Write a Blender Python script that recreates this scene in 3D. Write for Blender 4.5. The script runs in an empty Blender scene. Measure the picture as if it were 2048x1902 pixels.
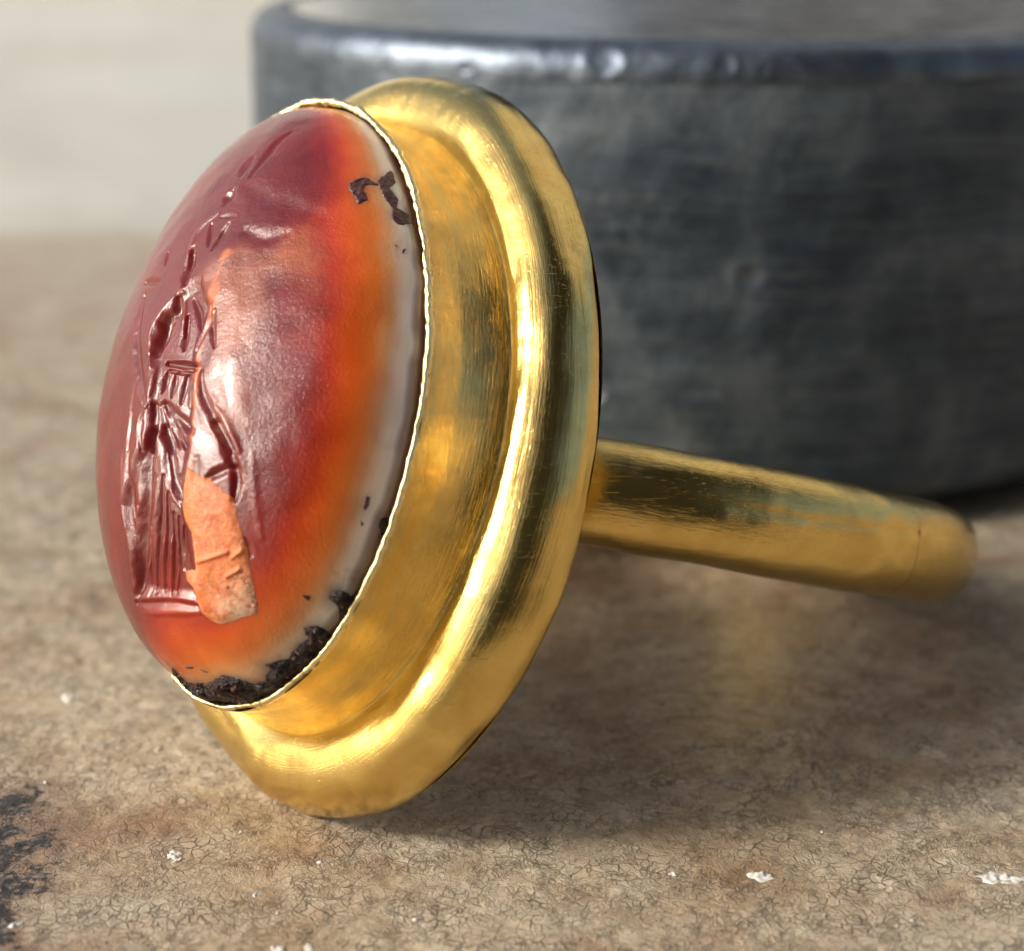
import bpy, math, random
import numpy as np
sc = bpy.context.scene
# ---------------------------------------------------------------- camera (1 unit = 1 cm)
sc.unit_settings.scale_length = 0.01
cam = bpy.data.cameras.new("camera"); co = bpy.data.objects.new("camera", cam)
sc.collection.objects.link(co); sc.camera = co
co.location = (0, 0, 2.8526)
co.rotation_euler = (math.radians(90 - 17.3166), 0, 0)
cam.sensor_fit = 'HORIZONTAL'; cam.sensor_width = 36; cam.lens = 36 * 4000 / 2048
cam.clip_start = 0.1; cam.clip_end = 2000
cam.dof.use_dof = True; cam.dof.focus_distance = 5.95; cam.dof.aperture_fstop = 0.62
# ---------------------------------------------------------------- sky, sun, exposure
SUN_EL, SUN_AZ = 31.0, -104.0            # azimuth from +Y, positive to the right
w = bpy.data.worlds.new("World"); sc.world = w; w.use_nodes = True
nt = w.node_tree; nt.nodes.clear()
sky = nt.nodes.new('ShaderNodeTexSky'); sky.sky_type = 'NISHITA'; sky.sun_disc = False
sky.sun_elevation = math.radians(SUN_EL); sky.sun_rotation = math.radians(SUN_AZ)
sky.dust_density = 5.0; sky.air_density = 1.0; sky.ozone_density = .5; sky.altitude = 0
bg = nt.nodes.new('ShaderNodeBackground'); bg.inputs[1].default_value = 0.15
ow = nt.nodes.new('ShaderNodeOutputWorld')
nt.links.new(sky.outputs[0], bg.inputs[0]); nt.links.new(bg.outputs[0], ow.inputs[0])
sl = bpy.data.lights.new("sun", 'SUN'); sl.energy = 3.3; sl.angle = math.radians(14); sl.color = (1.0, 0.95, 0.89)
so = bpy.data.objects.new("sun", sl); sc.collection.objects.link(so)
e, a = math.radians(SUN_EL), math.radians(SUN_AZ)
sd = np.array([math.sin(a) * math.cos(e), math.cos(a) * math.cos(e), math.sin(e)])
from mathutils import Vector, Matrix
so.rotation_euler = Vector(sd).to_track_quat('Z', 'Y').to_euler(); so.location = Vector(sd * 40)
sc.view_settings.view_transform = 'Standard'; sc.view_settings.look = 'None'
sc.view_settings.exposure = 0.0; sc.view_settings.gamma = 1.0
sc.render.engine = 'CYCLES'; sc.render.resolution_x = 1024; sc.render.resolution_y = 951
sc.cycles.max_bounces = 12
rng = np.random.default_rng(7)
STROKES = [
 ([(-0.292, 0.269), (-0.276, 0.191), (-0.25, 0.104), (-0.198, 0.016), (-0.13, -0.073), (-0.073, -0.156)],0.014,0.02),
 ([(0.025, 0.188), (0.019, 0.135), (0.01, 0.088)],0.012,0.03),
 ([(-0.031, 0.13), (-0.051, 0.066), (-0.066, 0.006)],0.02,0.045),
 ([(0.049, 0.199), (-0.031, 0.177), (-0.078, 0.141), (-0.114, 0.102), (-0.106, 0.04), (-0.066, -0.042)],0.007,-0.016),
 ([(0.121, 0.165), (0.178, 0.105), (0.213, 0.038)],0.009,0.016),
 ([(0.109, 0.102), (0.112, 0.045), (0.124, -0.012)],0.01,0.025),
 ([(0.066, 0.164), (0.09, 0.098), (0.101, 0.036)],0.007,-0.018),
 ([(0.021, -0.042), (0.14, -0.069), (0.25, -0.091)],0.008,0.04),
 ([(0.043, -0.07), (0.147, -0.093), (0.245, -0.107)],0.006,0.025),
 ([(0.03, -0.075), (0.015, -0.133)],0.01,0.03),
 ([(0.097, -0.087), (0.082, -0.162)],0.008,0.02),
 ([(0.168, -0.103), (0.146, -0.194)],0.008,0.02),
 ([(0.207, -0.109), (0.201, -0.217)],0.006,-0.015),
 ([(0.031, -0.175), (0.146, -0.25), (0.246, -0.308)],0.012,0.025),
 ([(0.033, -0.182), (0.115, -0.274), (0.185, -0.347)],0.01,0.025),
 ([(0.01, -0.185), (0.051, -0.263), (0.099, -0.344)],0.014,0.03),
 ([(-0.03, -0.172), (-0.027, -0.236), (-0.05, -0.319)],0.012,0.03),
 ([(-0.037, -0.055), (-0.048, -0.125), (-0.087, -0.211)],0.007,-0.014),
 ([(0.272, -0.119), (0.279, -0.165), (0.324, -0.229), (0.4, -0.317), (0.459, -0.4)],0.012,0.028),
 ([(0.283, -0.117), (0.305, -0.176), (0.359, -0.238), (0.445, -0.324), (0.501, -0.406)],0.01,-0.014),
 ([(0.266, 0.113), (0.271, 0.055), (0.239, -0.002), (0.222, -0.036)],0.009,0.022),
 ([(0.299, 0.086), (0.302, 0.032), (0.334, -0.045)],0.008,0.018),
 ([(-0.179, 0.411), (-0.163, 0.352)],0.005,0.01),
 ([(-0.337, 0.336), (-0.138, 0.274)],0.01,0.016),
 ([(-0.298, 0.303), (-0.136, 0.259)],0.006,-0.008),
 ([(0.041, 0.36), (0.05, 0.301), (0.048, 0.232)],0.014,0.035),
 ([(-0.205, -0.168), (-0.207, -0.094), (-0.195, -0.075)],0.012,-0.012),
 ([(-0.204, -0.293), (-0.183, -0.172)],0.008,0.012),
 ([(-0.1, -0.311), (-0.101, -0.222), (-0.075, -0.184)],0.008,0.014),
 ([(0.137, 0.495), (0.034, 0.448), (0.021, 0.382), (0.027, 0.294)],0.008,-0.014),
 ([(0.119, 0.45), (0.154, 0.352)],0.008,0.014),
 ([(0.25, 0.424), (0.194, 0.33)],0.009,0.018),
 ([(0.168, 0.472), (0.27, 0.453)],0.007,0.01),
 ([(0.187, 0.587), (0.166, 0.538)],0.018,0.02),
 ([(0.222, 0.759), (0.202, 0.668)],0.014,0.012),
 ([(0.396, 0.92), (0.347, 0.845), (0.325, 0.751), (0.275, 0.644)],0.01,0.012),
 ([(0.368, 0.376), (0.488, 0.334), (0.601, 0.351)],0.02,0.012),
 ([(0.277, 0.597), (0.417, 0.515), (0.638, 0.455), (0.799, 0.43)],0.03,0.01),
 ([(-0.029, -0.263), (-0.065, -0.359), (-0.091, -0.472), (-0.142, -0.567), (-0.204, -0.682), (-0.301, -0.806)],0.02,0.045),
 ([(0.006, -0.426), (-0.054, -0.579), (-0.186, -0.749)],0.007,-0.012),
 ([(0.043, -0.421), (-0.005, -0.587), (-0.135, -0.813)],0.009,0.022),
 ([(0.07, -0.482), (0.035, -0.632), (-0.072, -0.817)],0.008,0.02),
 ([(0.093, -0.554), (0.063, -0.698), (-0.022, -0.839)],0.007,0.02),
 ([(0.125, -0.575), (0.09, -0.723), (0.017, -0.839)],0.007,0.018),
 ([(0.153, -0.61), (0.107, -0.755)],0.008,0.018),
 ([(-0.071, -0.576), (-0.121, -0.692), (-0.186, -0.818)],0.007,0.014),
 ([(0.035, -0.259), (0.077, -0.34), (0.105, -0.431), (0.167, -0.516)],0.016,0.035),
 ([(0.062, -0.346), (0.083, -0.427), (0.099, -0.487), (0.148, -0.547)],0.005,-0.012),
 ([(0.087, -0.268), (0.155, -0.346)],0.006,0.014),
 ([(0.371, -0.297), (0.444, -0.401), (0.471, -0.458), (0.479, -0.501), (0.461, -0.568)],0.013,0.03),
 ([(0.419, -0.305), (0.484, -0.411), (0.503, -0.505)],0.01,-0.012),
 ([(0.327, -0.473), (0.383, -0.464), (0.46, -0.456)],0.01,0.025),
 ([(0.259, -0.466), (0.274, -0.401)],0.012,0.008),
 ([(-0.335, -0.837), (-0.058, -0.866), (0.14, -0.912)],0.01,0.022),
 ([(-0.295, -0.88), (-0.041, -0.91), (0.142, -0.938)],0.008,-0.012),
 ([(-0.304, -0.823), (-0.045, -0.848), (0.126, -0.883)],0.007,-0.01),
 ([(0.496, -0.713), (0.51, -0.78)],0.008,0.01),
 ([(0.564, -0.425), (0.565, -0.562), (0.575, -0.729)],0.01,-0.008),
 ([(-0.255, -0.297), (-0.259, -0.43), (-0.268, -0.549)],0.012,-0.01),
 ([(-0.182, -0.271), (-0.198, -0.371), (-0.201, -0.518)],0.01,0.012),
]
RECESS = [(0.283, 0.118), (0.163, 0.228), (0.065, 0.227), (0.016, 0.19), (-0.087, 0.127), (-0.092, 0.03), (-0.054, -0.051), (-0.064, -0.158), (-0.096, -0.259), (-0.269, -0.469), (-0.259, -0.632), (-0.301, -0.806), (0.151, -0.894), (0.192, -0.77), (0.203, -0.619), (0.186, -0.519), (0.222, -0.412), (0.246, -0.297), (0.245, -0.174), (0.23, -0.095), (0.219, -0.028), (0.245, 0.042)]
CHALK = [(0.222, -0.412), (0.26, -0.444), (0.339, -0.475), (0.414, -0.521), (0.456, -0.567), (0.479, -0.647), (0.49, -0.712), (0.498, -0.778), (0.493, -0.893), (0.487, -0.966), (0.458, -1.017), (0.379, -1.012), (0.321, -1.018), (0.243, -1.019), (0.193, -0.988), (0.159, -0.946), (0.145, -0.889), (0.126, -0.839), (0.096, -0.803), (0.107, -0.764), (0.192, -0.77), (0.209, -0.701), (0.212, -0.64), (0.185, -0.608), (0.173, -0.559), (0.177, -0.517), (0.2, -0.464)]
HIGHLIGHT = [(0.273, 0.28), (0.401, 0.271), (0.535, 0.12), (0.526, 0.043), (0.521, -0.068), (0.442, -0.096), (0.485, -0.208), (0.522, -0.32), (0.41, -0.304), (0.336, -0.154), (0.348, -0.083), (0.334, 0.028), (0.292, 0.129), (0.178, 0.194), (0.212, 0.24)]
WARM_PATCH = [(0.712, 0.383), (0.802, 0.27), (0.824, 0.125), (0.667, 0.197), (0.559, 0.235), (0.611, 0.32)]
BODY = [(0.276, 0.27), (0.374, 0.098), (0.404, -0.018), (0.408, -0.127), (0.428, -0.237)]
CRUST1 = [(-0.368, -1.154), (-0.342, -1.281), (-0.124, -1.293), (0.057, -1.26), (0.137, -1.303), (0.183, -1.379), (0.276, -1.384), (0.348, -1.315), (0.343, -1.267), (0.396, -1.284), (0.496, -1.298), (0.581, -1.256), (0.648, -1.237), (0.66, -1.168), (0.726, -1.187), (0.77, -1.253), (0.771, -1.308), (0.792, -1.344), (0.687, -1.401), (0.578, -1.449), (0.466, -1.489), (0.351, -1.52), (0.233, -1.542), (0.115, -1.556), (-0.004, -1.56), (-0.123, -1.555), (-0.242, -1.541), (-0.359, -1.518), (-0.474, -1.486)]
CRUST2 = [(0.897, -1.253), (0.853, -1.224), (0.867, -1.139), (0.843, -1.08), (0.854, -1.044), (0.916, -1.06), (0.955, -1.114), (1.021, -1.095), (1.058, -1.106), (1.078, -1.127), (1.064, -1.141), (1.049, -1.155), (1.034, -1.168), (1.019, -1.181), (1.003, -1.194), (0.988, -1.207), (0.972, -1.22), (0.956, -1.232), (0.94, -1.245), (0.924, -1.257), (0.908, -1.268)]
CRUST3 = [(1.207, -0.871), (1.195, -0.837), (1.208, -0.807), (1.248, -0.803), (1.312, -0.844), (1.308, -0.85), (1.304, -0.857), (1.299, -0.863), (1.295, -0.869), (1.291, -0.876), (1.287, -0.882), (1.282, -0.888), (1.278, -0.894), (1.274, -0.901), (1.269, -0.907), (1.265, -0.913)]
CRUST4 = [(1.072, 0.686), (1.083, 0.749), (1.136, 0.827), (1.162, 0.773), (1.131, 0.694), (1.21, 0.66), (1.217, 0.6), (1.314, 0.609), (1.336, 0.582), (1.256, 0.521), (1.209, 0.514), (1.183, 0.581), (1.135, 0.63)]
CRUST5 = [(0.888, 0.618), (0.972, 0.692), (1.063, 0.682), (0.972, 0.643), (0.961, 0.594), (1.004, 0.564), (0.974, 0.544), (0.931, 0.575)]
CRUST6 = [(1.13, -0.678), (1.156, -0.687), (1.143, -0.726), (1.111, -0.746), (1.103, -0.718)]
CRUST7 = [(0.706, -1.005), (0.753, -1.026), (0.734, -1.049)]
CRUST8 = [(1.082, -0.754), (1.095, -0.783), (1.103, -0.801), (1.083, -0.805)]
CRUST9 = [(-0.186, -1.159), (-0.099, -1.174), (-0.136, -1.189), (-0.187, -1.18)]
CRUST10 = [(-0.065, -1.191), (-0.014, -1.221), (-0.041, -1.231), (-0.069, -1.208)]
CRUST11 = [(1.229, 0.384), (1.254, 0.385), (1.245, 0.365)]
CRUST12 = [(1.279, 0.372), (1.311, 0.389), (1.299, 0.355), (1.287, 0.355)]
# ---------------------------------------------------------------- helpers
def mesh_np(name, V, F, mat, parent=None, smooth=True, base=(0, 0, 0)):
    """V (n,3) world coordinates, F (m,4) or (m,3) faces; vertices are stored relative to base."""
    V = np.asarray(V, float) - np.asarray(base); F = np.asarray(F, int)
    me = bpy.data.meshes.new(name); k = F.shape[1]
    me.vertices.add(len(V)); me.vertices.foreach_set('co', V.astype(np.float32).ravel())
    me.loops.add(F.size); me.loops.foreach_set('vertex_index', F.astype(np.int32).ravel())
    me.polygons.add(len(F)); me.polygons.foreach_set('loop_start', np.arange(0, F.size, k, dtype=np.int32))
    me.polygons.foreach_set('loop_total', np.full(len(F), k, dtype=np.int32))
    me.update(calc_edges=True)
    me.polygons.foreach_set('use_smooth', np.full(len(F), smooth, dtype=bool))
    me.materials.append(mat)
    o = bpy.data.objects.new(name, me); sc.collection.objects.link(o)
    if parent: o.parent = parent
    return o
def grid_faces(nu, nv, wrap_u=False, wrap_v=False):
    u = np.arange(nu if wrap_u else nu - 1); v = np.arange(nv if wrap_v else nv - 1)
    U, Vv = np.meshgrid(u, v, indexing='ij'); U1 = (U + 1) % nu; V1 = (Vv + 1) % nv
    return np.stack([U * nv + Vv, U1 * nv + Vv, U1 * nv + V1, U * nv + V1], -1).reshape(-1, 4)
def set_flow(o, v):
    """a vector per vertex in which the polishing marks run along x,y and vary quickly along z"""
    at = o.data.attributes.new('flow', 'FLOAT_VECTOR', 'POINT'); at.data.foreach_set('vector', np.asarray(v, np.float32).ravel())
def set_col(o, name, col):
    at = o.data.color_attributes.new(name, 'FLOAT_COLOR', 'POINT')
    c = np.ones((len(col), 4), np.float32); c[:, :3] = col; at.data.foreach_set('color', c.ravel())
def catmull(P, n):
    P = np.asarray(P, float); P = np.vstack([2 * P[0] - P[1], P, 2 * P[-1] - P[-2]]); out = []
    for i in range(1, len(P) - 2):
        t = np.linspace(0, 1, n, endpoint=False)[:, None]; a, b, c, d = P[i - 1:i + 3]
        out.append(.5 * (2 * b + (c - a) * t + (2 * a - 5 * b + 4 * c - d) * t**2 + (3 * b - a - 3 * c + d) * t**3))
    return np.vstack(out + [P[-2:-1]])
def sm(a, b, x): t = np.clip((x - a) / (b - a), 0, 1); return t * t * (3 - 2 * t)
def vnoise(P, scale, seed=0):
    """smooth 3-D value noise in -1..1"""
    P = np.asarray(P, float) * scale + seed * 17.13; I = np.floor(P).astype(np.int64); Fr = P - I; Fr = Fr**3 * (Fr * (6 * Fr - 15) + 10)
    def hsh(i, j, k):
        n = (i * 73856093) ^ (j * 19349663) ^ (k * 83492791) ^ (seed * 2654435761 & 0xffffffff)
        n = (n ^ (n >> 13)) * 1274126177 & 0xffffffff; n = (n ^ (n >> 16)) * 2246822519 & 0xffffffff
        return ((n ^ (n >> 15)) & 0xffffff) / float(0xffffff) * 2 - 1
    r = 0
    for dx in (0, 1):
        for dy in (0, 1):
            for dz in (0, 1):
                wgt = (Fr[:, 0] if dx else 1 - Fr[:, 0]) * (Fr[:, 1] if dy else 1 - Fr[:, 1]) * (Fr[:, 2] if dz else 1 - Fr[:, 2])
                r = r + wgt * hsh(I[:, 0] + dx, I[:, 1] + dy, I[:, 2] + dz)
    return r
def fbm(P, scale, seed=0, oc=4):
    return sum(vnoise(P, scale * 2**i, seed + i) / 2**i for i in range(oc)) / 1.8
def sdist(poly, q):
    """signed distance to polygon (positive inside), q (n,2)"""
    poly = np.asarray(poly, float); d = np.full(len(q), 1e9); ins = np.zeros(len(q), bool)
    for i in range(len(poly)):
        a, b = poly[i], poly[(i + 1) % len(poly)]; ab = b - a
        t = np.clip(((q - a) @ ab) / (ab @ ab + 1e-12), 0, 1); d = np.minimum(d, np.hypot(*(q - a - t[:, None] * ab).T))
        c = (a[1] > q[:, 1]) != (b[1] > q[:, 1]); xx = a[0] + (q[:, 1] - a[1]) / (b[1] - a[1] + 1e-12) * ab[0]
        ins ^= c & (q[:, 0] < xx)
    return np.where(ins, d, -d)

# ---------------------------------------------------------------- materials
def M(name):
    m = bpy.data.materials.new(name); m.use_nodes = True; nt = m.node_tree; nt.nodes.clear()
    o = nt.nodes.new('ShaderNodeOutputMaterial'); p = nt.nodes.new('ShaderNodeBsdfPrincipled')
    nt.links.new(p.outputs[0], o.inputs[0]); return m, nt, p
def N(nt, t, **kw):
    n = nt.nodes.new('ShaderNode' + t)
    for k, v in kw.items():
        if k.startswith('i_'): n.inputs[k[2:].replace('_', ' ')].default_value = v
        else: setattr(n, k, v)
    return n
def noise(nt, vec, scale, detail=4, rough=.55, dist=0):
    n = N(nt, 'TexNoise', i_Scale=scale, i_Detail=detail, i_Roughness=rough, i_Distortion=dist)
    if vec is not None: nt.links.new(vec, n.inputs['Vector'])
    return n.outputs[0]
def ramp(nt, src, stops):
    r = N(nt, 'ValToRGB'); nt.links.new(src, r.inputs[0]); el = r.color_ramp.elements
    while len(el) < len(stops): el.new(.5)
    for e_, (p, c) in zip(el, stops):
        e_.position = p; e_.color = (*c, 1) if isinstance(c, tuple) else (c, c, c, 1)
    return r.outputs[0]
def mix(nt, f, a, b, mode='MIX'):
    m = N(nt, 'Mix', data_type='RGBA', blend_type=mode)
    for s, v in ((m.inputs[0], f), (m.inputs[6], a), (m.inputs[7], b)):
        if isinstance(v, bpy.types.NodeSocket): nt.links.new(v, s)
        else: s.default_value = v if not isinstance(v, tuple) else (*v, 1)
    return m.outputs[2]
def math_(nt, op, a, b=0.0, clamp=False):
    m = N(nt, 'Math', operation=op, use_clamp=clamp)
    for s, v in ((m.inputs[0], a), (m.inputs[1], b)):
        if isinstance(v, bpy.types.NodeSocket): nt.links.new(v, s)
        else: s.default_value = v
    return m.outputs[0]
def bump(nt, h, dist, strength=1.0, prev=None):
    b = N(nt, 'Bump', i_Distance=dist, i_Strength=strength); nt.links.new(h, b.inputs['Height'])
    if prev is not None: nt.links.new(prev, b.inputs['Normal'])
    return b.outputs[0]
def mapped(nt, vec, scale, rot=(0, 0, 0)):
    m = N(nt, 'Mapping'); m.inputs['Scale'].default_value = scale; m.inputs['Rotation'].default_value = rot
    nt.links.new(vec, m.inputs[0]); return m.outputs[0]

def gold(name, rough, base, streak=(2, 2, 60), wear=.5, bumps=.004, tarnish=.5):
    m, nt, p = M(name); L = nt.links
    uv = N(nt, 'Attribute', attribute_name='flow').outputs['Vector']; tc = N(nt, 'TexCoord').outputs['Object']
    s1 = noise(nt, mapped(nt, uv, streak), 5, 6, .65)          # polishing marks that run along the piece
    s2 = noise(nt, mapped(nt, uv, (streak[0] * 3, streak[1] * 3, streak[2] * 2.5), (.03, .02, 0)), 6, 5, .7)
    n1 = noise(nt, tc, 7, 5, .6, .6); n2 = noise(nt, tc, 60, 4, .6)
    t = ramp(nt, n1, [(.42, 0.0), (.72, 1.0)])
    c = mix(nt, math_(nt, 'MULTIPLY', t, tarnish), base, (base[0] * .72, base[1] * .60, base[2] * .45))
    c = mix(nt, math_(nt, 'MULTIPLY', ramp(nt, s1, [(.5, 0.0), (.75, 1.0)]), .25), c, (base[0] * .85, base[1] * .72, base[2] * .55))
    L.new(c, p.inputs['Base Color']); p.inputs['Metallic'].default_value = 1
    r = math_(nt, 'ADD', math_(nt, 'MULTIPLY', ramp(nt, n1, [(.3, 0.0), (.75, 1.0)]), .16 * wear), rough)
    r = math_(nt, 'ADD', r, math_(nt, 'MULTIPLY', s1, .10 * wear)); L.new(r, p.inputs['Roughness'])
    b = bump(nt, s1, bumps, .7); b = bump(nt, s2, bumps * .3, .6, b)
    for rz, sd_ in ((.4, 1.0), (1.3, 3.0), (2.4, 5.0)):       # random fine scratches
        sn = noise(nt, mapped(nt, tc, (3, 170, 170), (sd_, .3 * sd_, rz)), 1.0, 2, .5)
        sr = ramp(nt, sn, [(.25, 0.0), (.31, 1.0)]); b = bump(nt, sr, bumps * .35, .45, b)
    pit = N(nt, 'TexVoronoi', i_Scale=26.0); L.new(tc, pit.inputs['Vector'])
    b = bump(nt, ramp(nt, pit.outputs['Distance'], [(.02, 0.0), (.06, 1.0)]), bumps * .6, .4, b)
    b = bump(nt, noise(nt, tc, 4.5, 2, .5), bumps * 5, .8, b); b = bump(nt, n2, bumps * .2, .5, b)
    L.new(b, p.inputs['Normal']); return m
GOLD = (.87, .635, .21)
m_gold = gold('polished_gold', .085, GOLD, (1.5, 1.5, 30), .5, .0016)
m_wall = gold('brushed_gold', .13, (.74, .565, .21), (2, 2, 32), .5, .0026)  # darker copy of the gold, dark reflections put into its base colour
m_hoop = gold('worn_gold', .10, (.88, .64, .21), (2.5, 16, 16), .5, .003)
m_rim = gold('bright_gold', .20, (1.0, .86, .46), (40, 40, 10), .3, .003, .1)

def gem_mat():
    m, nt, p = M('carnelian'); L = nt.links
    tc = N(nt, 'TexCoord').outputs['Object']
    at = N(nt, 'Attribute', attribute_name='col').outputs['Color']
    n1 = noise(nt, tc, 9, 5, .6, .5); n2 = noise(nt, tc, 95, 4, .7)
    c = mix(nt, math_(nt, 'MULTIPLY', ramp(nt, n1, [(.35, 1.0), (.65, 0.0)]), .35), at, (.07, .006, .006), 'MIX')
    c2 = mix(nt, ramp(nt, n2, [(.55, 0.0), (.8, .25)]), at, (.55, .22, .16))
    rim_ = N(nt, 'Attribute', attribute_name='mask').outputs['Color']
    sp = N(nt, 'SeparateColor'); L.new(rim_, sp.inputs[0])
    cc = mix(nt, sp.outputs[0], c, at)        # mask red: pale band, keeps its own colour
    cc = mix(nt, math_(nt, 'MULTIPLY', ramp(nt, n2, [(.45, 0.0), (.7, 1.0)]), .12), cc, c2)
    L.new(cc, p.inputs['Base Color'])
    p.inputs['Subsurface Weight'].default_value = .5
    p.inputs['Subsurface Radius'].default_value = (.14, .03, .01); p.inputs['Subsurface Scale'].default_value = 1.0
    p.inputs['IOR'].default_value = 1.62
    r = math_(nt, 'ADD', math_(nt, 'MULTIPLY', ramp(nt, n1, [(.3, 0.0), (.7, 1.0)]), .12), .12); L.new(r, p.inputs['Roughness'])
    p.inputs['Coat Weight'].default_value = .15; p.inputs['Coat Roughness'].default_value = .12
    sc_ = noise(nt, mapped(nt, tc, (1, 1, .25), (.6, .5, .2)), 120, 4, .7)
    b = bump(nt, n2, .0020, .8); b = bump(nt, sc_, .0012, .8, b)
    b = bump(nt, noise(nt, tc, 16, 3, .5, .6), .0045, .5, b); b = bump(nt, noise(nt, tc, 260, 2, .5), .0008, .7, b)
    L.new(b, p.inputs['Normal']); return m
m_gem = gem_mat()
def chalk_mat():
    m, nt, p = M('orange_residue'); L = nt.links
    tc = N(nt, 'TexCoord').outputs['Object']; at = N(nt, 'Attribute', attribute_name='col').outputs['Color']
    n1 = noise(nt, tc, 28, 6, .7, .6)
    c = mix(nt, ramp(nt, n1, [(.38, .85), (.56, 0.0)]), at, (.50, .10, .025)); c = mix(nt, ramp(nt, noise(nt, tc, 60, 4, .7), [(.52, 0.0), (.72, .5)]), c, (.78, .50, .34))
    vo = N(nt, 'TexVoronoi', feature='DISTANCE_TO_EDGE', i_Scale=22.0)
    wv = N(nt, 'VectorMath', operation='ADD'); L.new(tc, wv.inputs[0])
    nn = N(nt, 'TexNoise', i_Scale=14.0); L.new(tc, nn.inputs[0])
    vs = N(nt, 'VectorMath', operation='SCALE'); L.new(nn.outputs[1], vs.inputs[0]); vs.inputs['Scale'].default_value = .14
    L.new(vs.outputs[0], wv.inputs[1]); L.new(wv.outputs[0], vo.inputs['Vector'])
    cr = math_(nt, 'MULTIPLY', ramp(nt, vo.outputs['Distance'], [(0.0, 1.0), (.035, 0.0)]), ramp(nt, noise(nt, tc, 6, 2), [(.5, 0.0), (.6, 1.0)]))
    c = mix(nt, math_(nt, 'MULTIPLY', cr, .8), c, (.16, .05, .02))
    L.new(c, p.inputs['Base Color']); p.inputs['Roughness'].default_value = .5
    p.inputs['Subsurface Weight'].default_value = .2; p.inputs['Subsurface Radius'].default_value = (.05, .02, .01); p.inputs['Subsurface Scale'].default_value = 1
    b = bump(nt, n1, .004, .7); b = bump(nt, noise(nt, tc, 130, 3), .0025, .8, b); b = bump(nt, math_(nt, 'SUBTRACT', 1.0, cr), .004, .7, b)
    L.new(b, p.inputs['Normal']); return m
m_chalk = chalk_mat()
def crust_mat():
    m, nt, p = M('black_pitch'); L = nt.links
    tc = N(nt, 'TexCoord').outputs['Object']
    n = noise(nt, tc, 30, 5, .7, .5)
    L.new(ramp(nt, n, [(.3, (.005, .003, .003)), (.52, (.022, .010, .008)), (.66, (.12, .04, .025))]), p.inputs['Base Color'])
    p.inputs['Roughness'].default_value = .22; p.inputs['Specular IOR Level'].default_value = .6
    b = bump(nt, noise(nt, tc, 45, 4, .7, 1.5), .02, .9); L.new(b, p.inputs['Normal']); return m
m_crust = crust_mat()
def stain_mat():
    m, nt, p = M('brown_stain'); tc = N(nt, 'TexCoord').outputs['Object']
    nt.links.new(ramp(nt, noise(nt, tc, 40, 4), [(.35, (.05, .012, .01)), (.7, (.13, .06, .05))]), p.inputs['Base Color'])
    p.inputs['Roughness'].default_value = .42; return m
m_stain = stain_mat()

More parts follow.
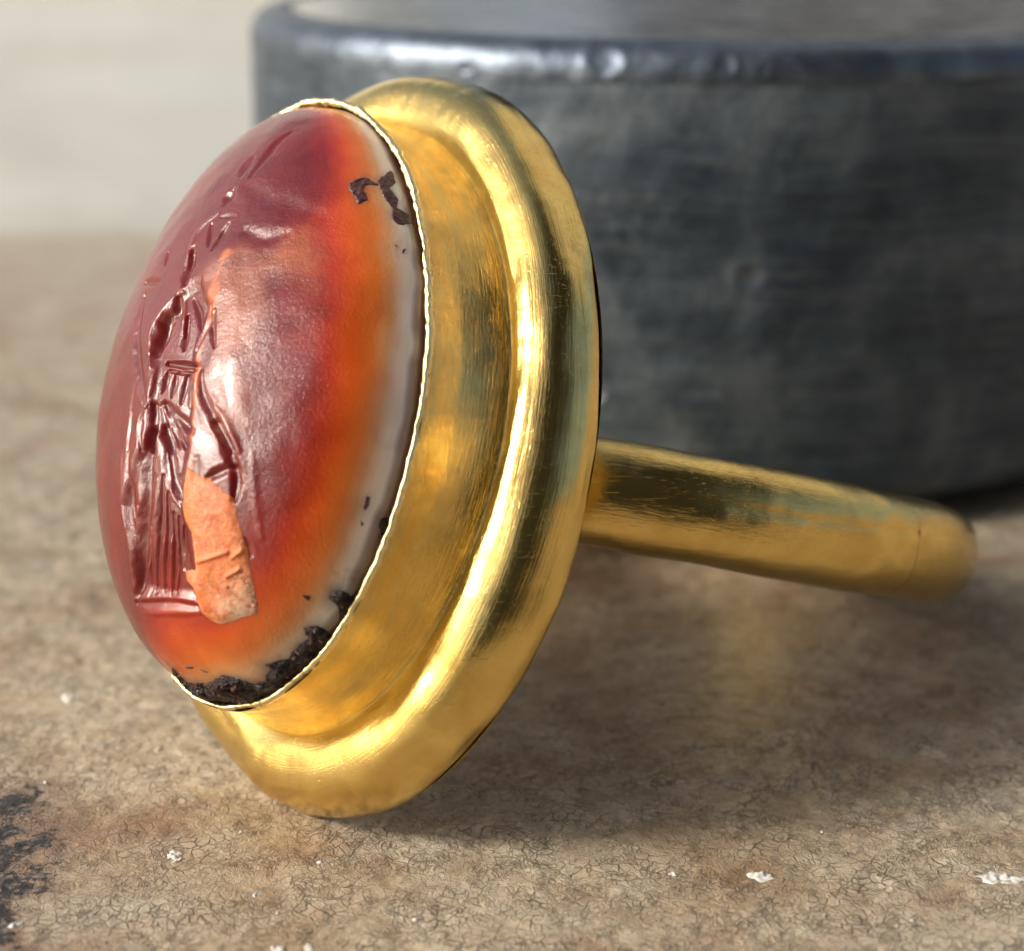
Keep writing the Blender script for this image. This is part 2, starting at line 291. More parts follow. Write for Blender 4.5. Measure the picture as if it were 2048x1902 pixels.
def stone_mat():
    m, nt, p = M('mottled_stone'); L = nt.links
    tc = N(nt, 'TexCoord').outputs['Object']
    def warp(amount, scale):
        nn = N(nt, 'TexNoise', i_Scale=scale, i_Detail=3.0); L.new(tc, nn.inputs[0])
        s0 = N(nt, 'VectorMath', operation='SUBTRACT'); L.new(nn.outputs[1], s0.inputs[0]); s0.inputs[1].default_value = (.5, .5, .5)
        s = N(nt, 'VectorMath', operation='SCALE'); L.new(s0.outputs[0], s.inputs[0]); s.inputs['Scale'].default_value = amount
        a_ = N(nt, 'VectorMath', operation='ADD'); L.new(tc, a_.inputs[0]); L.new(s.outputs[0], a_.inputs[1]); return a_.outputs[0]
    w1 = warp(.10, 9.0); w2 = warp(.07, 26.0)
    def cells(vec, sc_, wd):
        v = N(nt, 'TexVoronoi', feature='DISTANCE_TO_EDGE', i_Scale=sc_); L.new(vec, v.inputs['Vector'])
        return ramp(nt, v.outputs['Distance'], [(0.0, 1.0), (wd, 0.0)])
    v1 = cells(w1, 24.0, .10); v2 = cells(mapped(nt, w2, (1.3, .8, 1), (0, 0, .5)), 40.0, .13)
    big = noise(nt, tc, 1.1, 5, .6, .7); mid = noise(nt, tc, 4.5, 5, .65, .5); fine = noise(nt, w2, 38, 6, .75)
    base = ramp(nt, mid, [(.28, (.35, .27, .175)), (.44, (.49, .405, .285)), (.58, (.575, .495, .365)), (.75, (.65, .58, .46))])
    base = mix(nt, ramp(nt, big, [(.50, 0.0), (.66, .75)]), base, (.31, .20, .105))
    red = noise(nt, mapped(nt, tc, (1, 1, 1), (0, 0, 1.0)), 2.3, 4, .6, .4)
    base = mix(nt, ramp(nt, red, [(.50, 0.0), (.68, .6)]), base, (.30, .155, .085))
    grey = noise(nt, mapped(nt, tc, (.8, 1.2, 1), (0, 0, 2.0)), 1.7, 4, .6)
    base = mix(nt, ramp(nt, grey, [(.52, 0.0), (.70, .5)]), base, (.58, .53, .42))
    base = mix(nt, ramp(nt, fine, [(.36, .7), (.50, 0.0)]), base, (.27, .19, .105))
    base = mix(nt, ramp(nt, fine, [(.55, 0.0), (.72, .45)]), base, (.74, .65, .52))
    k = ramp(nt, noise(nt, tc, 4.5, 4, .65), [(.42, .05), (.60, 1.0)]); k2 = ramp(nt, noise(nt, tc, 8, 4, .65), [(.43, .0), (.62, 1.0)])
    cr = math_(nt, 'MAXIMUM', math_(nt, 'MULTIPLY', v1, k), math_(nt, 'MULTIPLY', v2, k2))
    base = mix(nt, math_(nt, 'MULTIPLY', cr, .78), base, (.07, .045, .028))
    # charcoal stain on the left, near the front
    sp = N(nt, 'SeparateXYZ'); L.new(w1, sp.inputs[0])
    dx = math_(nt, 'MULTIPLY', math_(nt, 'SUBTRACT', sp.outputs[0], -1.65), 3.6); dy = math_(nt, 'MULTIPLY', math_(nt, 'SUBTRACT', sp.outputs[1], 5.18), 1.75)
    dd = math_(nt, 'ADD', math_(nt, 'MULTIPLY', dx, dx), math_(nt, 'MULTIPLY', dy, dy))
    dd = math_(nt, 'ADD', dd, math_(nt, 'MULTIPLY', math_(nt, 'SUBTRACT', noise(nt, tc, 5, 7, .75), .5), 4.5))
    char = ramp(nt, math_(nt, 'ADD', dd, math_(nt, 'MULTIPLY', math_(nt, 'SUBTRACT', fine, .5), 2.6)), [(.70, 1.0), (1.0, 0.0)])
    halo = ramp(nt, math_(nt, 'MULTIPLY', dd, .45), [(.4, .6), (.95, 0.0)])
    base = mix(nt, halo, base, (.16, .088, .058))
    blk = ramp(nt, fine, [(.44, (.004, .004, .005)), (.54, (.022, .022, .026)), (.62, (.10, .10, .10)), (.70, (.32, .31, .29))])
    base = mix(nt, char, base, blk)
    L.new(base, p.inputs['Base Color'])
    L.new(ramp(nt, fine, [(.3, .30), (.7, .44)]), p.inputs['Roughness']); p.inputs['Specular IOR Level'].default_value = .5
    b = bump(nt, math_(nt, 'SUBTRACT', 1.0, cr), .008, .65); b = bump(nt, fine, .018, .6, b); b = bump(nt, mid, .05, .5, b)
    L.new(b, p.inputs['Normal']); return m
m_stone = stone_mat()
def plain(name, a, b_, sc_, rough):
    m, nt, p = M(name); tc = N(nt, 'TexCoord').outputs['Object']
    nt.links.new(ramp(nt, noise(nt, tc, sc_, 5, .6), [(.35, a), (.65, b_)]), p.inputs['Base Color']); p.inputs['Roughness'].default_value = rough
    nt.links.new(bump(nt, noise(nt, tc, sc_ * 6, 3), .03 / sc_, .5), p.inputs['Normal']); return m
m_floor = plain('pale_concrete', (.44, .425, .36), (.51, .53, .515), .03, .7)
m_fleck = plain('white_lime', (.50, .49, .44), (.74, .73, .69), 60, .45)
def steel_mat():
    m, nt, p = M('blackened_steel'); L = nt.links
    tc = N(nt, 'TexCoord').outputs['Object']; uv = N(nt, 'Attribute', attribute_name='flow').outputs['Vector']
    st = noise(nt, mapped(nt, uv, (.8, .8, 14)), 1.5, 8, .72, .15); st2 = noise(nt, mapped(nt, uv, (1.2, 1.2, 40), (.012, 0, 0)), 2, 5, .75)
    cl = noise(nt, tc, 1.7, 6, .6, .5); sp = noise(nt, tc, 7, 7, .66, .4)
    c = ramp(nt, cl, [(.3, (.018, .030, .048)), (.5, (.055, .080, .108)), (.7, (.155, .188, .215))])
    c = mix(nt, ramp(nt, st, [(.48, 0.0), (.72, .42)]), c, (.19, .225, .245))
    c = mix(nt, ramp(nt, st2, [(.52, 0.0), (.75, .4)]), c, (.27, .30, .315))
    c = mix(nt, ramp(nt, sp, [(.25, .6), (.44, 0.0)]), c, (.018, .022, .034))
    c = mix(nt, ramp(nt, sp, [(.60, 0.0), (.76, .55)]), c, (.20, .24, .27))
    L.new(c, p.inputs['Base Color']); p.inputs['Metallic'].default_value = .4
    L.new(math_(nt, 'ADD', math_(nt, 'MULTIPLY', cl, .25), .30), p.inputs['Roughness'])
    b = bump(nt, st, .006, .5); b = bump(nt, st2, .005, .6, b); b = bump(nt, noise(nt, tc, 5, 3), .04, .5, b); L.new(b, p.inputs['Normal'])
    return m
m_steel = steel_mat()
def top_mat():
    m, nt, p = M('polished_steel'); L = nt.links
    tc = N(nt, 'TexCoord').outputs['Object']; cl = noise(nt, tc, 3.5, 6, .65, .4)
    L.new(ramp(nt, cl, [(.3, (.58, .58, .57)), (.7, (.80, .80, .78))]), p.inputs['Base Color']); p.inputs['Metallic'].default_value = .95
    L.new(math_(nt, 'ADD', math_(nt, 'MULTIPLY', cl, .2), .18), p.inputs['Roughness'])
    L.new(bump(nt, noise(nt, tc, 14, 4), .006, .5), p.inputs['Normal']); return m
m_top = top_mat()
def rim_mat():
    m, nt, p = M('dull_steel'); L = nt.links
    tc = N(nt, 'TexCoord').outputs['Object']; cl = noise(nt, tc, 5, 6, .65, .4)
    L.new(ramp(nt, cl, [(.3, (.07, .09, .12)), (.7, (.19, .23, .28))]), p.inputs['Base Color']); p.inputs['Metallic'].default_value = .9
    L.new(math_(nt, 'ADD', math_(nt, 'MULTIPLY', cl, .2), .30), p.inputs['Roughness'])
    L.new(bump(nt, noise(nt, tc, 18, 5, .65), .012, .6), p.inputs['Normal']); return m
m_dull = rim_mat()

# ---------------------------------------------------------------- the setting
def sheet(name, xs, ys, fn, mat):
    X, Y = np.meshgrid(xs, ys, indexing='ij'); P = np.stack([X.ravel(), Y.ravel(), np.zeros(X.size)], 1); P[:, 2] = fn(P)
    o = mesh_np(name, P, grid_faces(len(xs), len(ys)), mat); o['kind'] = 'structure'; return o
def stone_h(P):
    Q = P.copy(); Q[:, 2] = 0
    z = .010 * fbm(Q, 1.3, 3, 3) + .006 * fbm(Q, 9, 5, 3) + .0035 * vnoise(Q, 26, 9)
    f_ = np.maximum(Q[:, 1] - 12.0, 0) + np.maximum(np.abs(Q[:, 0]) - 11, 0) * 1.1 + np.maximum(-4 - Q[:, 1], 0)
    z -= .013 * f_**2
    return z - .006
xs = np.concatenate([np.linspace(-15.6, -2.4, 60)[:-1], np.linspace(-2.4, 2.8, 521), np.linspace(2.8, 15.6, 60)[1:]])
ys = np.concatenate([np.linspace(-8.6, 4.4, 30)[:-1], np.linspace(4.4, 9.0, 461), np.linspace(9.0, 27.0, 300)[1:]])
ground = sheet('ground', xs, ys, stone_h, m_stone)
ground['label'] = 'mottled tan stone slab with fine cracks under the ring'
fl = sheet('floor', np.linspace(-600, 600, 13), np.linspace(-600, 600, 13), lambda P: P[:, 0] * 0 - 4.2, m_floor)
def slab(name, c, size, rot, mat, parent=None):
    """box with the given centre, full size and rotation about z, bevelled"""
    import bmesh
    bm = bmesh.new(); bmesh.ops.create_cube(bm, size=1.0); bmesh.ops.scale(bm, vec=size, verts=bm.verts)
    bmesh.ops.bevel(bm, geom=bm.edges[:], offset=min(size) * .12, segments=2, affect='EDGES')
    me = bpy.data.meshes.new(name); bm.to_mesh(me); bm.free(); me.materials.append(mat)
    o = bpy.data.objects.new(name, me); sc.collection.objects.link(o); o.location = c; o.rotation_euler = (0, 0, math.radians(rot))
    if parent: o.parent = parent
    return o
m_plaster = plain('pale_plaster', (.47, .50, .50), (.54, .57, .565), .05, .8)
m_brown = plain('brown_boards', (.16, .115, .07), (.26, .20, .13), .2, .7)
m_timber = plain('dark_timber', (.022, .024, .022), (.05, .05, .045), .2, .6)
wl = slab('garden_wall', (-90, 170, 38), (190, 12, 90), -28, m_plaster); wl['label'] = 'pale plastered wall far behind the stone slab'; wl['category'] = 'wall'
dr = bpy.data.objects.new('timber_screen', None); sc.collection.objects.link(dr); dr.location = (70, 170, 0)
dr['label'] = 'dark timber screen far behind the steel block'; dr['category'] = 'screen'
for k in range(9): slab('board', (-55 + k * 13.7, 0, 36), (13.4, 4, 82), 0, m_timber, dr)
aw = bpy.data.objects.new('overhead_blocker', None); sc.collection.objects.link(aw); aw.location = (110, -140, 200)  # planks added out of frame so the collar reflects something dark
aw['label'] = 'unseen dark planks added overhead on the right to darken reflections in the gold'; aw['category'] = 'overhead_blocker'
for k in range(7): slab('plank', (-84 + k * 28, 0, 0), (27.6, 370, 5), 0, m_timber, aw)
sw = bpy.data.objects.new('side_blocker', None); sc.collection.objects.link(sw); sw.location = (150, 0, 0)  # boards added out of frame to tone what the gold reflects on the right
sw['label'] = 'unseen low brown boards added right of the slab to tone reflections in the gold'; sw['category'] = 'wall'
for k in range(24): slab('board', (0, -330 + k * 25, 16), (5, 24.6, 40), 0, m_brown, sw)
bw = bpy.data.objects.new('rear_blocker', None); sc.collection.objects.link(bw); bw.location = (40, -70, 0)  # boards added behind the camera to darken reflections in the lower collar
bw['label'] = 'unseen dark boards added behind the viewer to darken reflections in the gold'; bw['category'] = 'wall'
for k in range(5): slab('board', (-60 + k * 20, 0, 96), (19.6, 5, 200), 0, m_timber, bw)
mc, ntc, pcl = M('reflector_cloth'); ntc.nodes.remove(pcl)
tl = ntc.nodes.new('ShaderNodeBsdfTranslucent'); df = ntc.nodes.new('ShaderNodeBsdfDiffuse'); mx = ntc.nodes.new('ShaderNodeMixShader')
wn = noise(ntc, ntc.nodes.new('ShaderNodeTexCoord').outputs['Object'], .06, 4)
wc = ramp(ntc, wn, [(.35, (.70, .66, .58)), (.65, (.82, .79, .72))]); ntc.links.new(wc, tl.inputs[0]); ntc.links.new(wc, df.inputs[0])
mx.inputs[0].default_value = .45; ntc.links.new(tl.outputs[0], mx.inputs[1]); ntc.links.new(df.outputs[0], mx.inputs[2])
ntc.links.new(mx.outputs[0], [n for n in ntc.nodes if n.type == 'OUTPUT_MATERIAL'][0].inputs[0])
gx, gy = np.meshgrid(np.linspace(30, 330, 40), np.linspace(60, 330, 40), indexing='ij')
cl_ = mesh_np('overhead_reflector', np.stack([gx.ravel(), gy.ravel(), 200 + 6 * np.sin(gx / 45).ravel() * np.cos(gy / 60).ravel()], 1), grid_faces(40, 40), mc)  # cloth added out of view to brighten reflections in the upper collar
cl_['label'] = 'unseen pale cloth added overhead beyond the steel block to brighten reflections in the gold'; cl_['category'] = 'bounce_cloth'

rngf = np.random.default_rng(3)
def lump(name, x, y, rx, ry, hgt, mat, parent, rot=0.0, seed=1):
    nu, nv = 28, 10; th = np.linspace(0, 2 * np.pi, nu, endpoint=False); r = np.linspace(0, 1, nv)
    T, Rr = np.meshgrid(th, r, indexing='ij')
    k = 1 + .28 * vnoise(np.stack([np.cos(th), np.sin(th), th * 0 + seed], 1), 1.7, seed) + .16 * vnoise(np.stack([np.cos(th), np.sin(th), th * 0], 1), 5, seed + 3)
    X = Rr * np.cos(T) * rx * k[:, None]; Y = Rr * np.sin(T) * ry * k[:, None]
    Z = hgt * np.sqrt(np.clip(1 - Rr**2, 0, 1)); P = np.stack([X.ravel(), Y.ravel(), Z.ravel()], 1)
    P[:, 2] *= 1 + .8 * vnoise(P, 90, seed); P[:, :2] *= (1 + .25 * vnoise(P, 70, seed + 9))[:, None]
    c, s = math.cos(rot), math.sin(rot); Q = P.copy(); Q[:, 0] = c * P[:, 0] - s * P[:, 1]; Q[:, 1] = s * P[:, 0] + c * P[:, 1]
    Q += (x, y, -.004)
    g0 = stone_h(np.array([[x, y, 0.]]))[0]; Q[:, 2] += g0
    return mesh_np(name, Q, grid_faces(nu, nv, wrap_u=True), mat, parent)
for i, (x, y, s, asp) in enumerate([(-1.005, 5.357, .024, 1.3), (-1.564, 6.522, .030, 1.2), (-.731, 5.126, .011, 1), (-.640, 4.832, .016, 1.3), (-.554, 4.824, .015, 1.6),
        (.732, 5.229, .030, 1.2), (1.429, 5.214, .040, 1.5), (.469, 5.235, .014, 1), (-1.384, 4.944, .014, 1.4), (-1.502, 5.848, .008, 1), (-.831, 5.511, .007, 1),
        (-.569, 5.32, .008, 1), (-.27, 4.99, .008, 1), (.16, 5.03, .007, 1), (1.12, 4.98, .008, 1), (-1.18, 6.1, .012, 1), (.95, 5.5, .009, 1), (-.66, 5.02, .006, 1)]):
    lump('lime_fleck', x, y, s, s * asp * 1.25, .006 + s * .12, m_fleck, ground, rngf.uniform(0, 3), i + 2)

# ---------------------------------------------------------------- dark steel block behind the ring
BX, BY, BR, BH = 1.02, 10.62, 2.36, 2.115
def steel_block():
    e_ = bpy.data.objects.new('steel_block', None); sc.collection.objects.link(e_); e_.location = (BX, BY, 0)
    e_['label'] = 'dark round blackened steel block with a dented polished rim, standing behind the gold ring'; e_['category'] = 'metal block'
    def lathe(name, prof, mat, dents=()):
        prof = np.asarray(prof, float); nu = 1400; th = np.linspace(0, 2 * np.pi, nu, endpoint=False)
        T, I = np.meshgrid(th, np.arange(len(prof)), indexing='ij'); r = prof[I, 0]; z = prof[I, 1]
        P = np.stack([r * np.sin(T), -r * np.cos(T), z], -1).reshape(-1, 3); Pw = P + (BX, BY, 0)
        nr = .004 * fbm(Pw, 1.2, 21, 3) + .0025 * vnoise(Pw, 7, 4)
        if name == 'rim': nr += .004 * vnoise(Pw * (1, 1, .4), 14, 8)
        rad = np.stack([np.sin(T.ravel()), -np.cos(T.ravel()), 0 * T.ravel()], 1)
        edge = np.clip(r.ravel() / BR * 4 - 2.8, 0, 1)
        P += rad * (nr * edge)[:, None]
        for (x, zc, w_, h_, d) in dents:       # knocks in the bevel
            q = ((Pw[:, 0] - x) / w_)**2 + ((Pw[:, 2] - zc) / h_)**2; fr = P[:, 1] < 0
            amt = fr * (d * np.exp(-q**1.5) - .30 * d * np.exp(-((np.sqrt(q) - 1.45) / .35)**2))
            P -= (rad * .75 + np.array([0, 0, .65])) * amt[:, None]
        o = mesh_np(name, P + (BX, BY, 0), grid_faces(nu, len(prof), wrap_u=True), mat, e_, base=(BX, BY, 0))
        set_flow(o, np.stack([np.sin(T.ravel()) * BR, np.cos(T.ravel()) * BR, prof[I, 1].ravel() + (BR - r.ravel())], 1)); return o
    w0 = BH - .165
    wall = [(BR - .42, 0.0), (BR - .34, .02), (BR - .20, .055), (BR - .08, .10), (BR - .02, .15), (BR, .20)] + [(BR + .006 * math.sin(z * 1.5), z) for z in np.linspace(.24, w0, 90)]
    lathe('wall', wall, m_steel, [(1.0, 1.15, .05, .04, .012), (.35, .62, .04, .03, .02)])
    ang = np.linspace(0, math.pi / 2, 40)
    rim = [(BR + .006, w0 + .001)] + [(BR - .16 + .166 * math.cos(a_)**.8, w0 + .003 + .155 * math.sin(a_)**.85) for a_ in ang[1:]] + [(BR - .19, BH - .008), (BR - .21, BH - .012)]
    lathe('rim', rim, m_dull, [(.38, w0 + .085, .058, .052, .009), (.865, w0 + .075, .034, .034, .006), (1.02, w0 + .05, .02, .02, .004), (-.2, w0 + .03, .03, .02, .006)])
    top = [(BR - .2105, BH - .013)] + [(r_, BH - .014) for r_ in np.linspace(BR - .24, .001, 40)]
    lathe('top_face', top, m_top)
steel_block()

# ---------------------------------------------------------------- the ring
RW = np.array([[.73812, .02247, -.6743], [-.54793, .60311, -.57969], [.39364, .79735, .45748]])
CW = np.array([-.7537, 5.9659, 1.2641])
def wld(P): return CW + np.asarray(P) @ RW.T
BASE = np.array([-.45, 5.62, 0.0])
ring = bpy.data.objects.new('ring', None); sc.collection.objects.link(ring); ring.location = BASE
ring['label'] = 'gold ring with a big oval orange-red carved stone, resting on the tan slab'; ring['category'] = 'ring'
def sweep(name, prof, mat, nu=900, amp=.003, seed=1, vs=1.0, fine=0.0, lean=0.0):
    """prof: (offset, depth) pairs; swept round the oval"""
    prof = np.asarray(prof, float); th = np.linspace(0, 2 * np.pi, nu, endpoint=False)
    T, I = np.meshgrid(th, np.arange(len(prof)), indexing='ij'); o_ = prof[I, 0]; z = prof[I, 1]
    d = np.gradient(prof, axis=0); nrm = np.stack([-d[:, 1], d[:, 0]], 1); nrm /= np.linalg.norm(nrm, axis=1)[:, None] + 1e-9
    K = np.stack([np.cos(T).ravel() * .85, np.sin(T).ravel(), prof[I, 1].ravel() * 2 + o_.ravel() * 2], 1)
    n_ = amp * (fbm(K, 2.4, seed, 2) + .30 * vnoise(K, 6.5, seed + 7)) + fine * vnoise(K * (1, 1, .3), 30, seed + 5)
    n_ = n_.reshape(T.shape) * (.04 + .96 * sm(.0, .09, np.hypot(prof[I, 0] - .012, prof[I, 1] + .29)))
    o_ = o_ + n_ * nrm[I, 0]; z = z + n_ * nrm[I, 1]
    og = o_ + lean * np.cos(T)**2 * np.interp(prof[I, 1] + 0 * o_, [-.5, -.29, -.14, 0], [1, 1, .25, 0]) * np.clip((.15 - prof[I, 0]) / .12, 0, 1)
    P = np.stack([(.7 + og) * np.cos(T), (1 + o_) * np.sin(T), z], -1).reshape(-1, 3)
    arc = np.concatenate([[0], np.cumsum(np.hypot(*np.diff(prof, axis=0).T))])
    ob = mesh_np(name, wld(P), grid_faces(nu, len(prof), wrap_u=True), mat, ring, base=BASE)
    set_flow(ob, np.stack([np.cos(T.ravel()), np.sin(T.ravel()), arc[I].ravel()], 1)); return ob
# crimped top edge of the setting, a thin strip of metal with small facets
nu = 1400; th = np.linspace(0, 2 * np.pi, nu, endpoint=False); cs = np.linspace(0, 2 * np.pi, 12, endpoint=False)
T, Cc_ = np.meshgrid(th, cs, indexing='ij'); circ = np.stack([np.cos(th), np.sin(th), 0 * th], 1)
wth = .0085 * (1 + .45 * vnoise(circ, 9, 3) + .4 * vnoise(circ, 60, 4)) * (1 + .35 * np.clip(np.sin(th + .3), 0, 1))
cz = .003 * vnoise(circ, 14, 6) + .003 * vnoise(circ, 50, 7); cr_ = .004 * vnoise(circ, 6, 9) + .0014 * vnoise(circ, 30, 8)
O = -.010 + cr_[:, None] + wth[:, None] * np.sign(np.cos(Cc_)) * np.abs(np.cos(Cc_))**.7
Z = -.010 + cz[:, None] + .013 * np.sign(np.sin(Cc_)) * np.abs(np.sin(Cc_))**.8
P = np.stack([(.7 + O) * np.cos(T), (1 + O) * np.sin(T), Z], -1).reshape(-1, 3)
o = mesh_np('setting_edge', wld(P), grid_faces(nu, 12, True, True), m_rim, ring, base=BASE); set_flow(o, np.stack([np.cos(T.ravel()), np.sin(T.ravel()), Cc_.ravel() * .02], 1))
wall_p = catmull([(-.004, -.012), (-.008, -.05), (-.014, -.10), (-.016, -.15), (-.013, -.20), (-.004, -.245), (.006, -.276), (.016, -.291), (.030, -.302)], 9)
sweep('setting_wall', wall_p, m_wall, amp=.009, seed=11, fine=.0006, lean=.042)
inner = [(-.022, -.006), (-.024, -.08), (-.03, -.2)]
sweep('setting_lining', inner, m_wall, nu=400)
col_a = catmull([(.004, -.298), (.014, -.288), (.036, -.275), (.068, -.265), (.104, -.266), (.146, -.276), (.184, -.297), (.212, -.326), (.232, -.362), (.243, -.396), (.2495, -.420), (.252, -.445), (.249, -.472), (.238, -.487)], 9)
sweep('moulded_collar', col_a, m_gold, amp=.022, seed=31, fine=.0005, lean=.042)
back = [(.2385, -.4875)] + [(v, -.488) for v in np.linspace(.22, -.698, 30)]
sweep('back_plate', back, m_wall, amp=.002)

# hoop
HC = np.array([.4, 7.0777, .5591]); HM = np.array([.1757, .3, .9376]); HU = np.array([.7038, -.7042, .0934]); HV = np.array([.6883, .6435, -.3348])
HR, TR, TW = 1.1435, .1719, .1738
def hoop_pts(t): return HC + HR * (np.cos(t)[:, None] * HU + np.sin(t)[:, None] * HV)
tt = np.linspace(0, 2 * np.pi, 3600, endpoint=False); ok = ((hoop_pts(tt) - CW) @ RW[:, 2]) < -.45
k0 = int(np.argmax(ok & ~np.roll(ok, 1))); n_ok = int(ok.sum())
ts = tt[k0] + np.linspace(0, (n_ok - 1) * 2 * np.pi / 3600, 700); C0 = hoop_pts(ts); zl = (C0 - CW) @ RW[:, 2]
er = np.cos(ts)[:, None] * HU + np.sin(ts)[:, None] * HV; idx = ts
nc = 96; pc = np.linspace(0, 2 * np.pi, nc, endpoint=False)
flare = 1 + .42 * np.exp(-((zl + .485) / .045)**2) + .06 * np.exp(-((zl + .49) / .15)**2)
cP, sP = np.cos(pc), np.sin(pc); ex = .84                      # slightly squared section, worn flats
sx = np.sign(cP) * np.abs(cP)**ex; sy = np.sign(sP) * np.abs(sP)**ex
P = C0[:, None] + (TR * flare)[:, None, None] * sx[None, :, None] * er[:, None] + (TW * flare)[:, None, None] * sy[None, :, None] * HM
nr = sx[None, :, None] * er[:, None] + sy[None, :, None] * HM
Pf = P.reshape(-1, 3); P = P + nr * (.009 * fbm(Pf + .37, 2.9, 57, 2) + .0014 * vnoise(Pf, 16, 5) - .004 * (np.exp(-((pc - .25 - .12 * np.sin(ts * 3)[:, None]) / .045)**2) * sm(0, .5, ts - ts[0])[:, None]).ravel())[:, None].reshape(P.shape[0], nc, 1)
P = P.reshape(-1, 3); P[:, 2] = np.maximum(P[:, 2], .0)
o = mesh_np('hoop', P, grid_faces(len(idx), nc, wrap_v=True), m_hoop, ring, base=BASE)
arc = np.arange(len(idx)) * 2 * np.pi * HR * n_ok / 3600 / len(idx)
set_flow(o, np.stack([np.repeat(arc, nc), np.tile(np.cos(pc) * TR, len(idx)), np.tile(np.sin(pc) * TR, len(idx))], 1))

# ---------------------------------------------------------------- the carved stone
EA, EB = .972, .672
def dome(q):
    """q: angular coordinates (0..pi/2) from the crown -> local surface point and outward normal"""
    ph = np.hypot(q[:, 0], q[:, 1]) + 1e-9; cx, cy = q[:, 0] / ph, q[:, 1] / ph; ph = np.minimum(ph, 1.62)
    s = EB * np.sin(ph) * cx; l = EA * np.sin(ph) * cy; h = .455 - .09 * l
    z = -.045 + h * np.cos(ph)
    n = np.stack([s / EB**2, l / EA**2, np.cos(ph) / h + .02], 1); n /= np.linalg.norm(n, axis=1)[:, None]
    return np.stack([s, l, z], 1), n
def segdist(A_, P):
    d = np.full(len(P), 9.0); tb = np.zeros(len(P)); n = len(A_) - 1
    for i in range(n):
        a_, b_ = A_[i], A_[i + 1]; ab = b_ - a_; t = np.clip((P - a_) @ ab / (ab @ ab + 1e-12), 0, 1)
        dd = np.linalg.norm(P - a_ - t[:, None] * ab, axis=1); m = dd < d; d[m] = dd[m]; tb[m] = (i + t[m]) / n
    return d, tb
def carve(q, P):
    """depth of the engraving at each point (positive = cut in)"""
    dep = np.zeros(len(q)); near = (np.abs(q[:, 0]) < 1.0) & (np.abs(q[:, 1]) < 1.35)
    sdv = sdist(RECESS, q[near]); wob = .012 * vnoise(P[near], 16, 3)
    dep[near] += .018 * sm(-.012, .05, sdv + wob)
    sdv = sdist(HIGHLIGHT, q[near]); dep[near] += .006 * sm(-.03, .08, sdv)
    bd, _ = segdist(dome(catmull(BODY, 6))[0], P[near]); dep[near] -= .012 * np.exp(-(bd / .07)**2)
    for pts, w_, d_ in STROKES:
        A_ = dome(catmull(pts, 4))[0]; lo = A_.min(0) - 3.2 * w_; hi = A_.max(0) + 3.2 * w_
        m = np.all((P > lo) & (P < hi), axis=1)
        if not m.any(): continue
        d, t = segdist(A_, P[m]); ww = 1.1 * w_ * (.45 + .75 * np.sqrt(np.clip(np.sin(np.pi * np.clip(t, .03, .97)), 0, 1)))
        ww = ww * (1 + .2 * vnoise(P[m], 40, 5)); x = d / ww
        dep[m] += (d_ * .5 if d_ > 0 else d_ * .3) * (np.exp(-x**2.0) - (.05 * np.exp(-((x - 1.75) / .5)**2) if d_ > 0 else 0)) * (.55 + .45 * np.sin(np.pi * np.clip(t, .05, .95)))
    return dep
def surf(q, extra=0.0, carved=True):
    P, n = dome(q); d = carve(q, P) if carved else 0
    low = .004 * vnoise(P, 5, 61) + .0016 * vnoise(P, 13, 62)
    return P + n * (low - d + extra)[:, None], n
nphi, nth = 560, 1500
ph = np.linspace(.0015, 1.60, nphi); th = np.linspace(0, 2 * np.pi, nth, endpoint=False)
TT, PP = np.meshgrid(th, ph, indexing='ij'); q = np.stack([(PP * np.cos(TT)).ravel(), (PP * np.sin(TT)).ravel()], 1)
P, n = surf(q)
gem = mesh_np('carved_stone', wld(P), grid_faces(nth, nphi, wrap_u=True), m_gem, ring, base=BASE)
# natural banding of the stone: dark red heart, orange zone, milky band, brown skin
e_ = 90 - np.degrees(PP.ravel()); ang = np.degrees(TT.ravel()); ang = (ang + 180) % 360 - 180
kk = np.interp(ang, [-180, -125, -112, -95, -75, -50, -20, 0, 30, 55, 75, 95, 120, 180], [9, 4.5, 1.35, 1.0, 1.05, 1.1, 1.0, .95, 1.0, 1.45, 2.3, 4, 7, 9])
ee = e_ * kk * (1 + .05 * vnoise(P, 3, 71) + .03 * vnoise(P, 9, 72)) + 1.2 * vnoise(P, 14, 73)
stops = [0, 5.5, 8.0, 10.0, 13, 17.5, 22, 29, 35, 42, 52, 75, 200]
cols = np.array([(.14, .07, .06), (.18, .09, .075), (.40, .30, .26), (.86, .76, .68), (.82, .67, .52), (.66, .32, .13), (.64, .17, .025), (.56, .085, .006), (.42, .035, .003), (.25, .010, .003), (.16, .008, .005), (.15, .010, .008), (.17, .014, .009)])
col = np.stack([np.interp(ee, stops, cols[:, i]) for i in range(3)], 1)
wl_ = (sm(-55, -80, ang) * sm(-130, -118, ang) * sm(20, 10, ee))[:, None] * .75; col = col * (1 - wl_) + np.array([.62, .23, .08]) * wl_
nz = (vnoise(P, 6, 75) * .5 + vnoise(P, 19, 76) * .3)[:, None]; col = col * (1 + .18 * nz)
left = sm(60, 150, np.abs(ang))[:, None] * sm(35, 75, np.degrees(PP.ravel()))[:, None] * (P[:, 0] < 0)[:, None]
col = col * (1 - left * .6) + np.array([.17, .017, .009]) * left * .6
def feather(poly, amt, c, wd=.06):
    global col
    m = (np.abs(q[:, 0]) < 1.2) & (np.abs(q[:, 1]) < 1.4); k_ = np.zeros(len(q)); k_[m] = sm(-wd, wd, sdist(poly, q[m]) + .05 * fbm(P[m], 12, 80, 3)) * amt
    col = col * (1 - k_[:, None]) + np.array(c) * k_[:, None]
dirt = sm(.15, .9, fbm(P, 20, 90, 4)) * sm(26, 8, ee) * sm(-10, -40, ang) * sm(-100, -70, ang) * .8
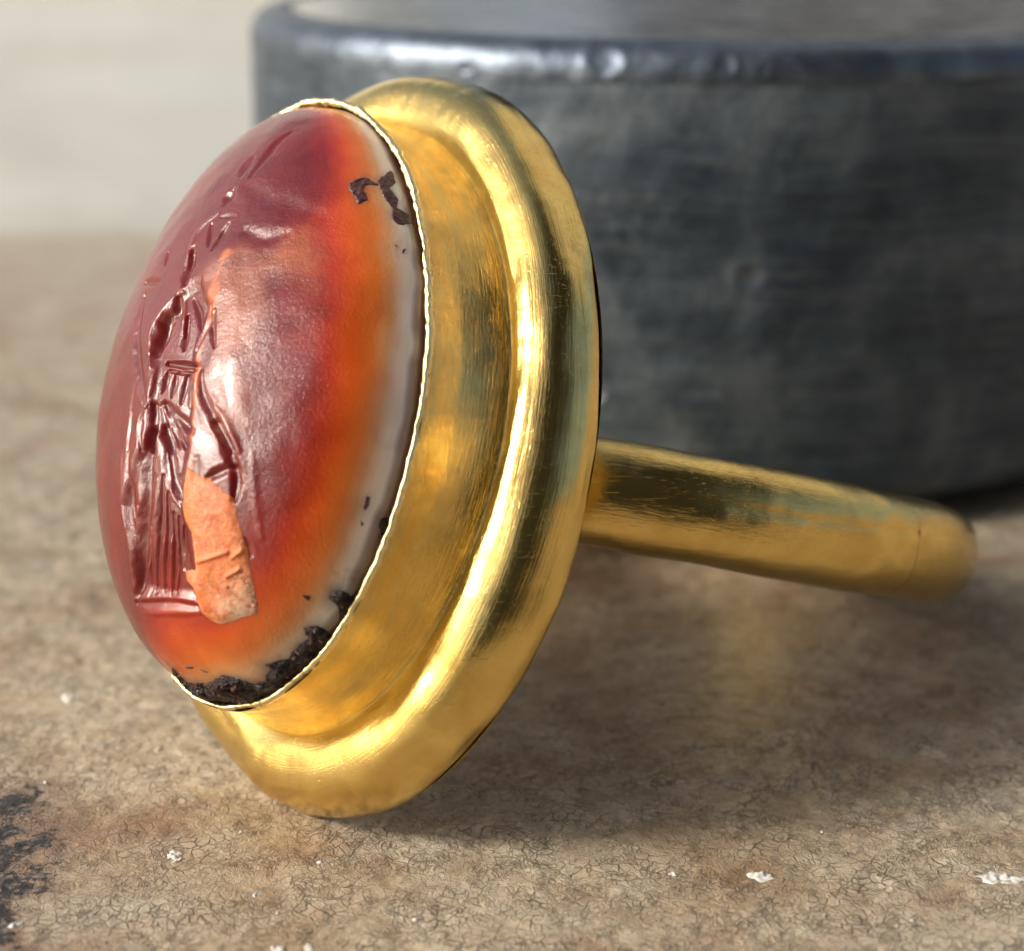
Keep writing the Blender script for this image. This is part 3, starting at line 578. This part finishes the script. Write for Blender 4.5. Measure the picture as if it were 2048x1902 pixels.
col = col * (1 - dirt[:, None]) + np.array([.20, .12, .08]) * dirt[:, None]
feather(HIGHLIGHT, .55, (.50, .17, .08), .09); feather(WARM_PATCH, .6, (.55, .17, .06), .09)  # body highlight painted into the stone colour, then a second warm tint
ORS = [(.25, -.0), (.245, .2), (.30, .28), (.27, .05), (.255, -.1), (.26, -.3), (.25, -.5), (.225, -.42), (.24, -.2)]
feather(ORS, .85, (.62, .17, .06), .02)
for pl_ in (CRUST1, CRUST2, CRUST3): feather(pl_, .75, (.075, .035, .025), .07)
for pl_ in (CRUST4, CRUST5, CRUST6): feather(pl_, .5, (.16, .07, .05), .05)
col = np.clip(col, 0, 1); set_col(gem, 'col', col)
msk = np.stack([sm(40, 30, ee), ee * 0, ee * 0], 1); set_col(gem, 'mask', msk)

def patch(name, poly, mat, thick, seed, step=.004, soft=.03, rough=.25, freq=30, carved=True, label=None, colf=None, ragged=.012, bias=0.0):
    poly = np.asarray(poly, float); lo = poly.min(0) - .03; hi = poly.max(0) + .03
    xs_ = np.arange(lo[0], hi[0], step); ys_ = np.arange(lo[1], hi[1], step); X, Y = np.meshgrid(xs_, ys_, indexing='ij')
    qq = np.stack([X.ravel(), Y.ravel()], 1); P0, _ = dome(qq)
    sd_ = sdist(poly, qq) + bias + ragged * fbm(P0, 26, seed, 3)
    keep = (sd_ > -step).reshape(X.shape); F = grid_faces(len(xs_), len(ys_)); F = F[keep.ravel()[F].all(1)]
    if not len(F): return
    k_ = np.sqrt(sm(0, soft, sd_) + 1e-6); ex_ = thick * k_ * (1 + rough * (vnoise(P0, freq, seed + 1) + .7 * vnoise(P0, freq * 2.3, seed + 2) + .35 * vnoise(P0, freq * 5, seed + 4))) - .002 * (sd_ < step)
    if name == 'orange_residue': ex_ = ex_ + chalk_relief(P0)
    if not carved: ex_ = ex_ * (.3 + .7 * sm(1.50, 1.22, np.hypot(qq[:, 0], qq[:, 1])))
    Pp, _ = surf(qq, ex_, carved)
    us = np.unique(F); mp = np.full(len(qq), -1); mp[us] = np.arange(len(us))
    o = mesh_np(name, wld(Pp[us]), mp[F], mat, gem, base=BASE)
    if colf is not None: set_col(o, 'col', colf(qq[us], P0[us]))
    if label: o['label'] = label
    return o
gem['label'] = 'oval carnelian cabochon, dark red heart with an orange and milky edge, engraved with a draped figure'
def chalk_relief(P0):
    r = 0
    for a_, b_, hh in (((.135, -.655), (.235, -.64), .007), ((.245, -.655), (.275, -.64), .006), ((.215, -.70), (.255, -.685), .007), ((.21, -.73), (.245, -.775), -.006)):
        a3 = dome(np.array([np.arcsin(np.hypot(a_[0] / EB, a_[1] / EA)) * np.array([a_[0] / EB, a_[1] / EA]) / np.hypot(a_[0] / EB, a_[1] / EA)]))[0][0]
        b3 = dome(np.array([np.arcsin(np.hypot(b_[0] / EB, b_[1] / EA)) * np.array([b_[0] / EB, b_[1] / EA]) / np.hypot(b_[0] / EB, b_[1] / EA)]))[0][0]
        d, _ = segdist(np.array([a3, b3]), P0); r = r + hh * np.exp(-(d / .006)**2)
    return r
def chalk_col(qq, P0):
    t = sm(-.78, -1.0, qq[:, 1]) * sm(.18, .42, qq[:, 0] - .25 * (qq[:, 1] + .9)); t = np.clip(t + .25 * fbm(P0, 14, 5, 3), 0, 1)[:, None]
    return np.array([.66, .20, .055]) * (1 - t) + np.array([.72, .55, .38]) * t
patch('orange_residue', CHALK, m_chalk, .008, 5, .003, .06, .2, 20, True, 'orange to buff crust filling the lower part of the engraving', chalk_col, .008)
for i, pl in enumerate([CRUST1, CRUST2, CRUST3]):
    patch('black_residue', pl, m_crust, (.020, .022, .020)[i], 20 + i, .003, .03, .9, 34, False, None, None, .022)
for i, pl in enumerate([CRUST4, CRUST5]):
    patch('brown_residue', pl, m_stain, .004, 40 + i, .0025, .012, .6, 60, False, None, None, .026, .014)
for i, pl in enumerate([CRUST6, CRUST7, CRUST8, CRUST9, CRUST10, CRUST11, CRUST12]):
    patch('brown_residue', pl, m_stain, .003, 50 + i, .002, .008, .5, 60, False, None, None, .006)
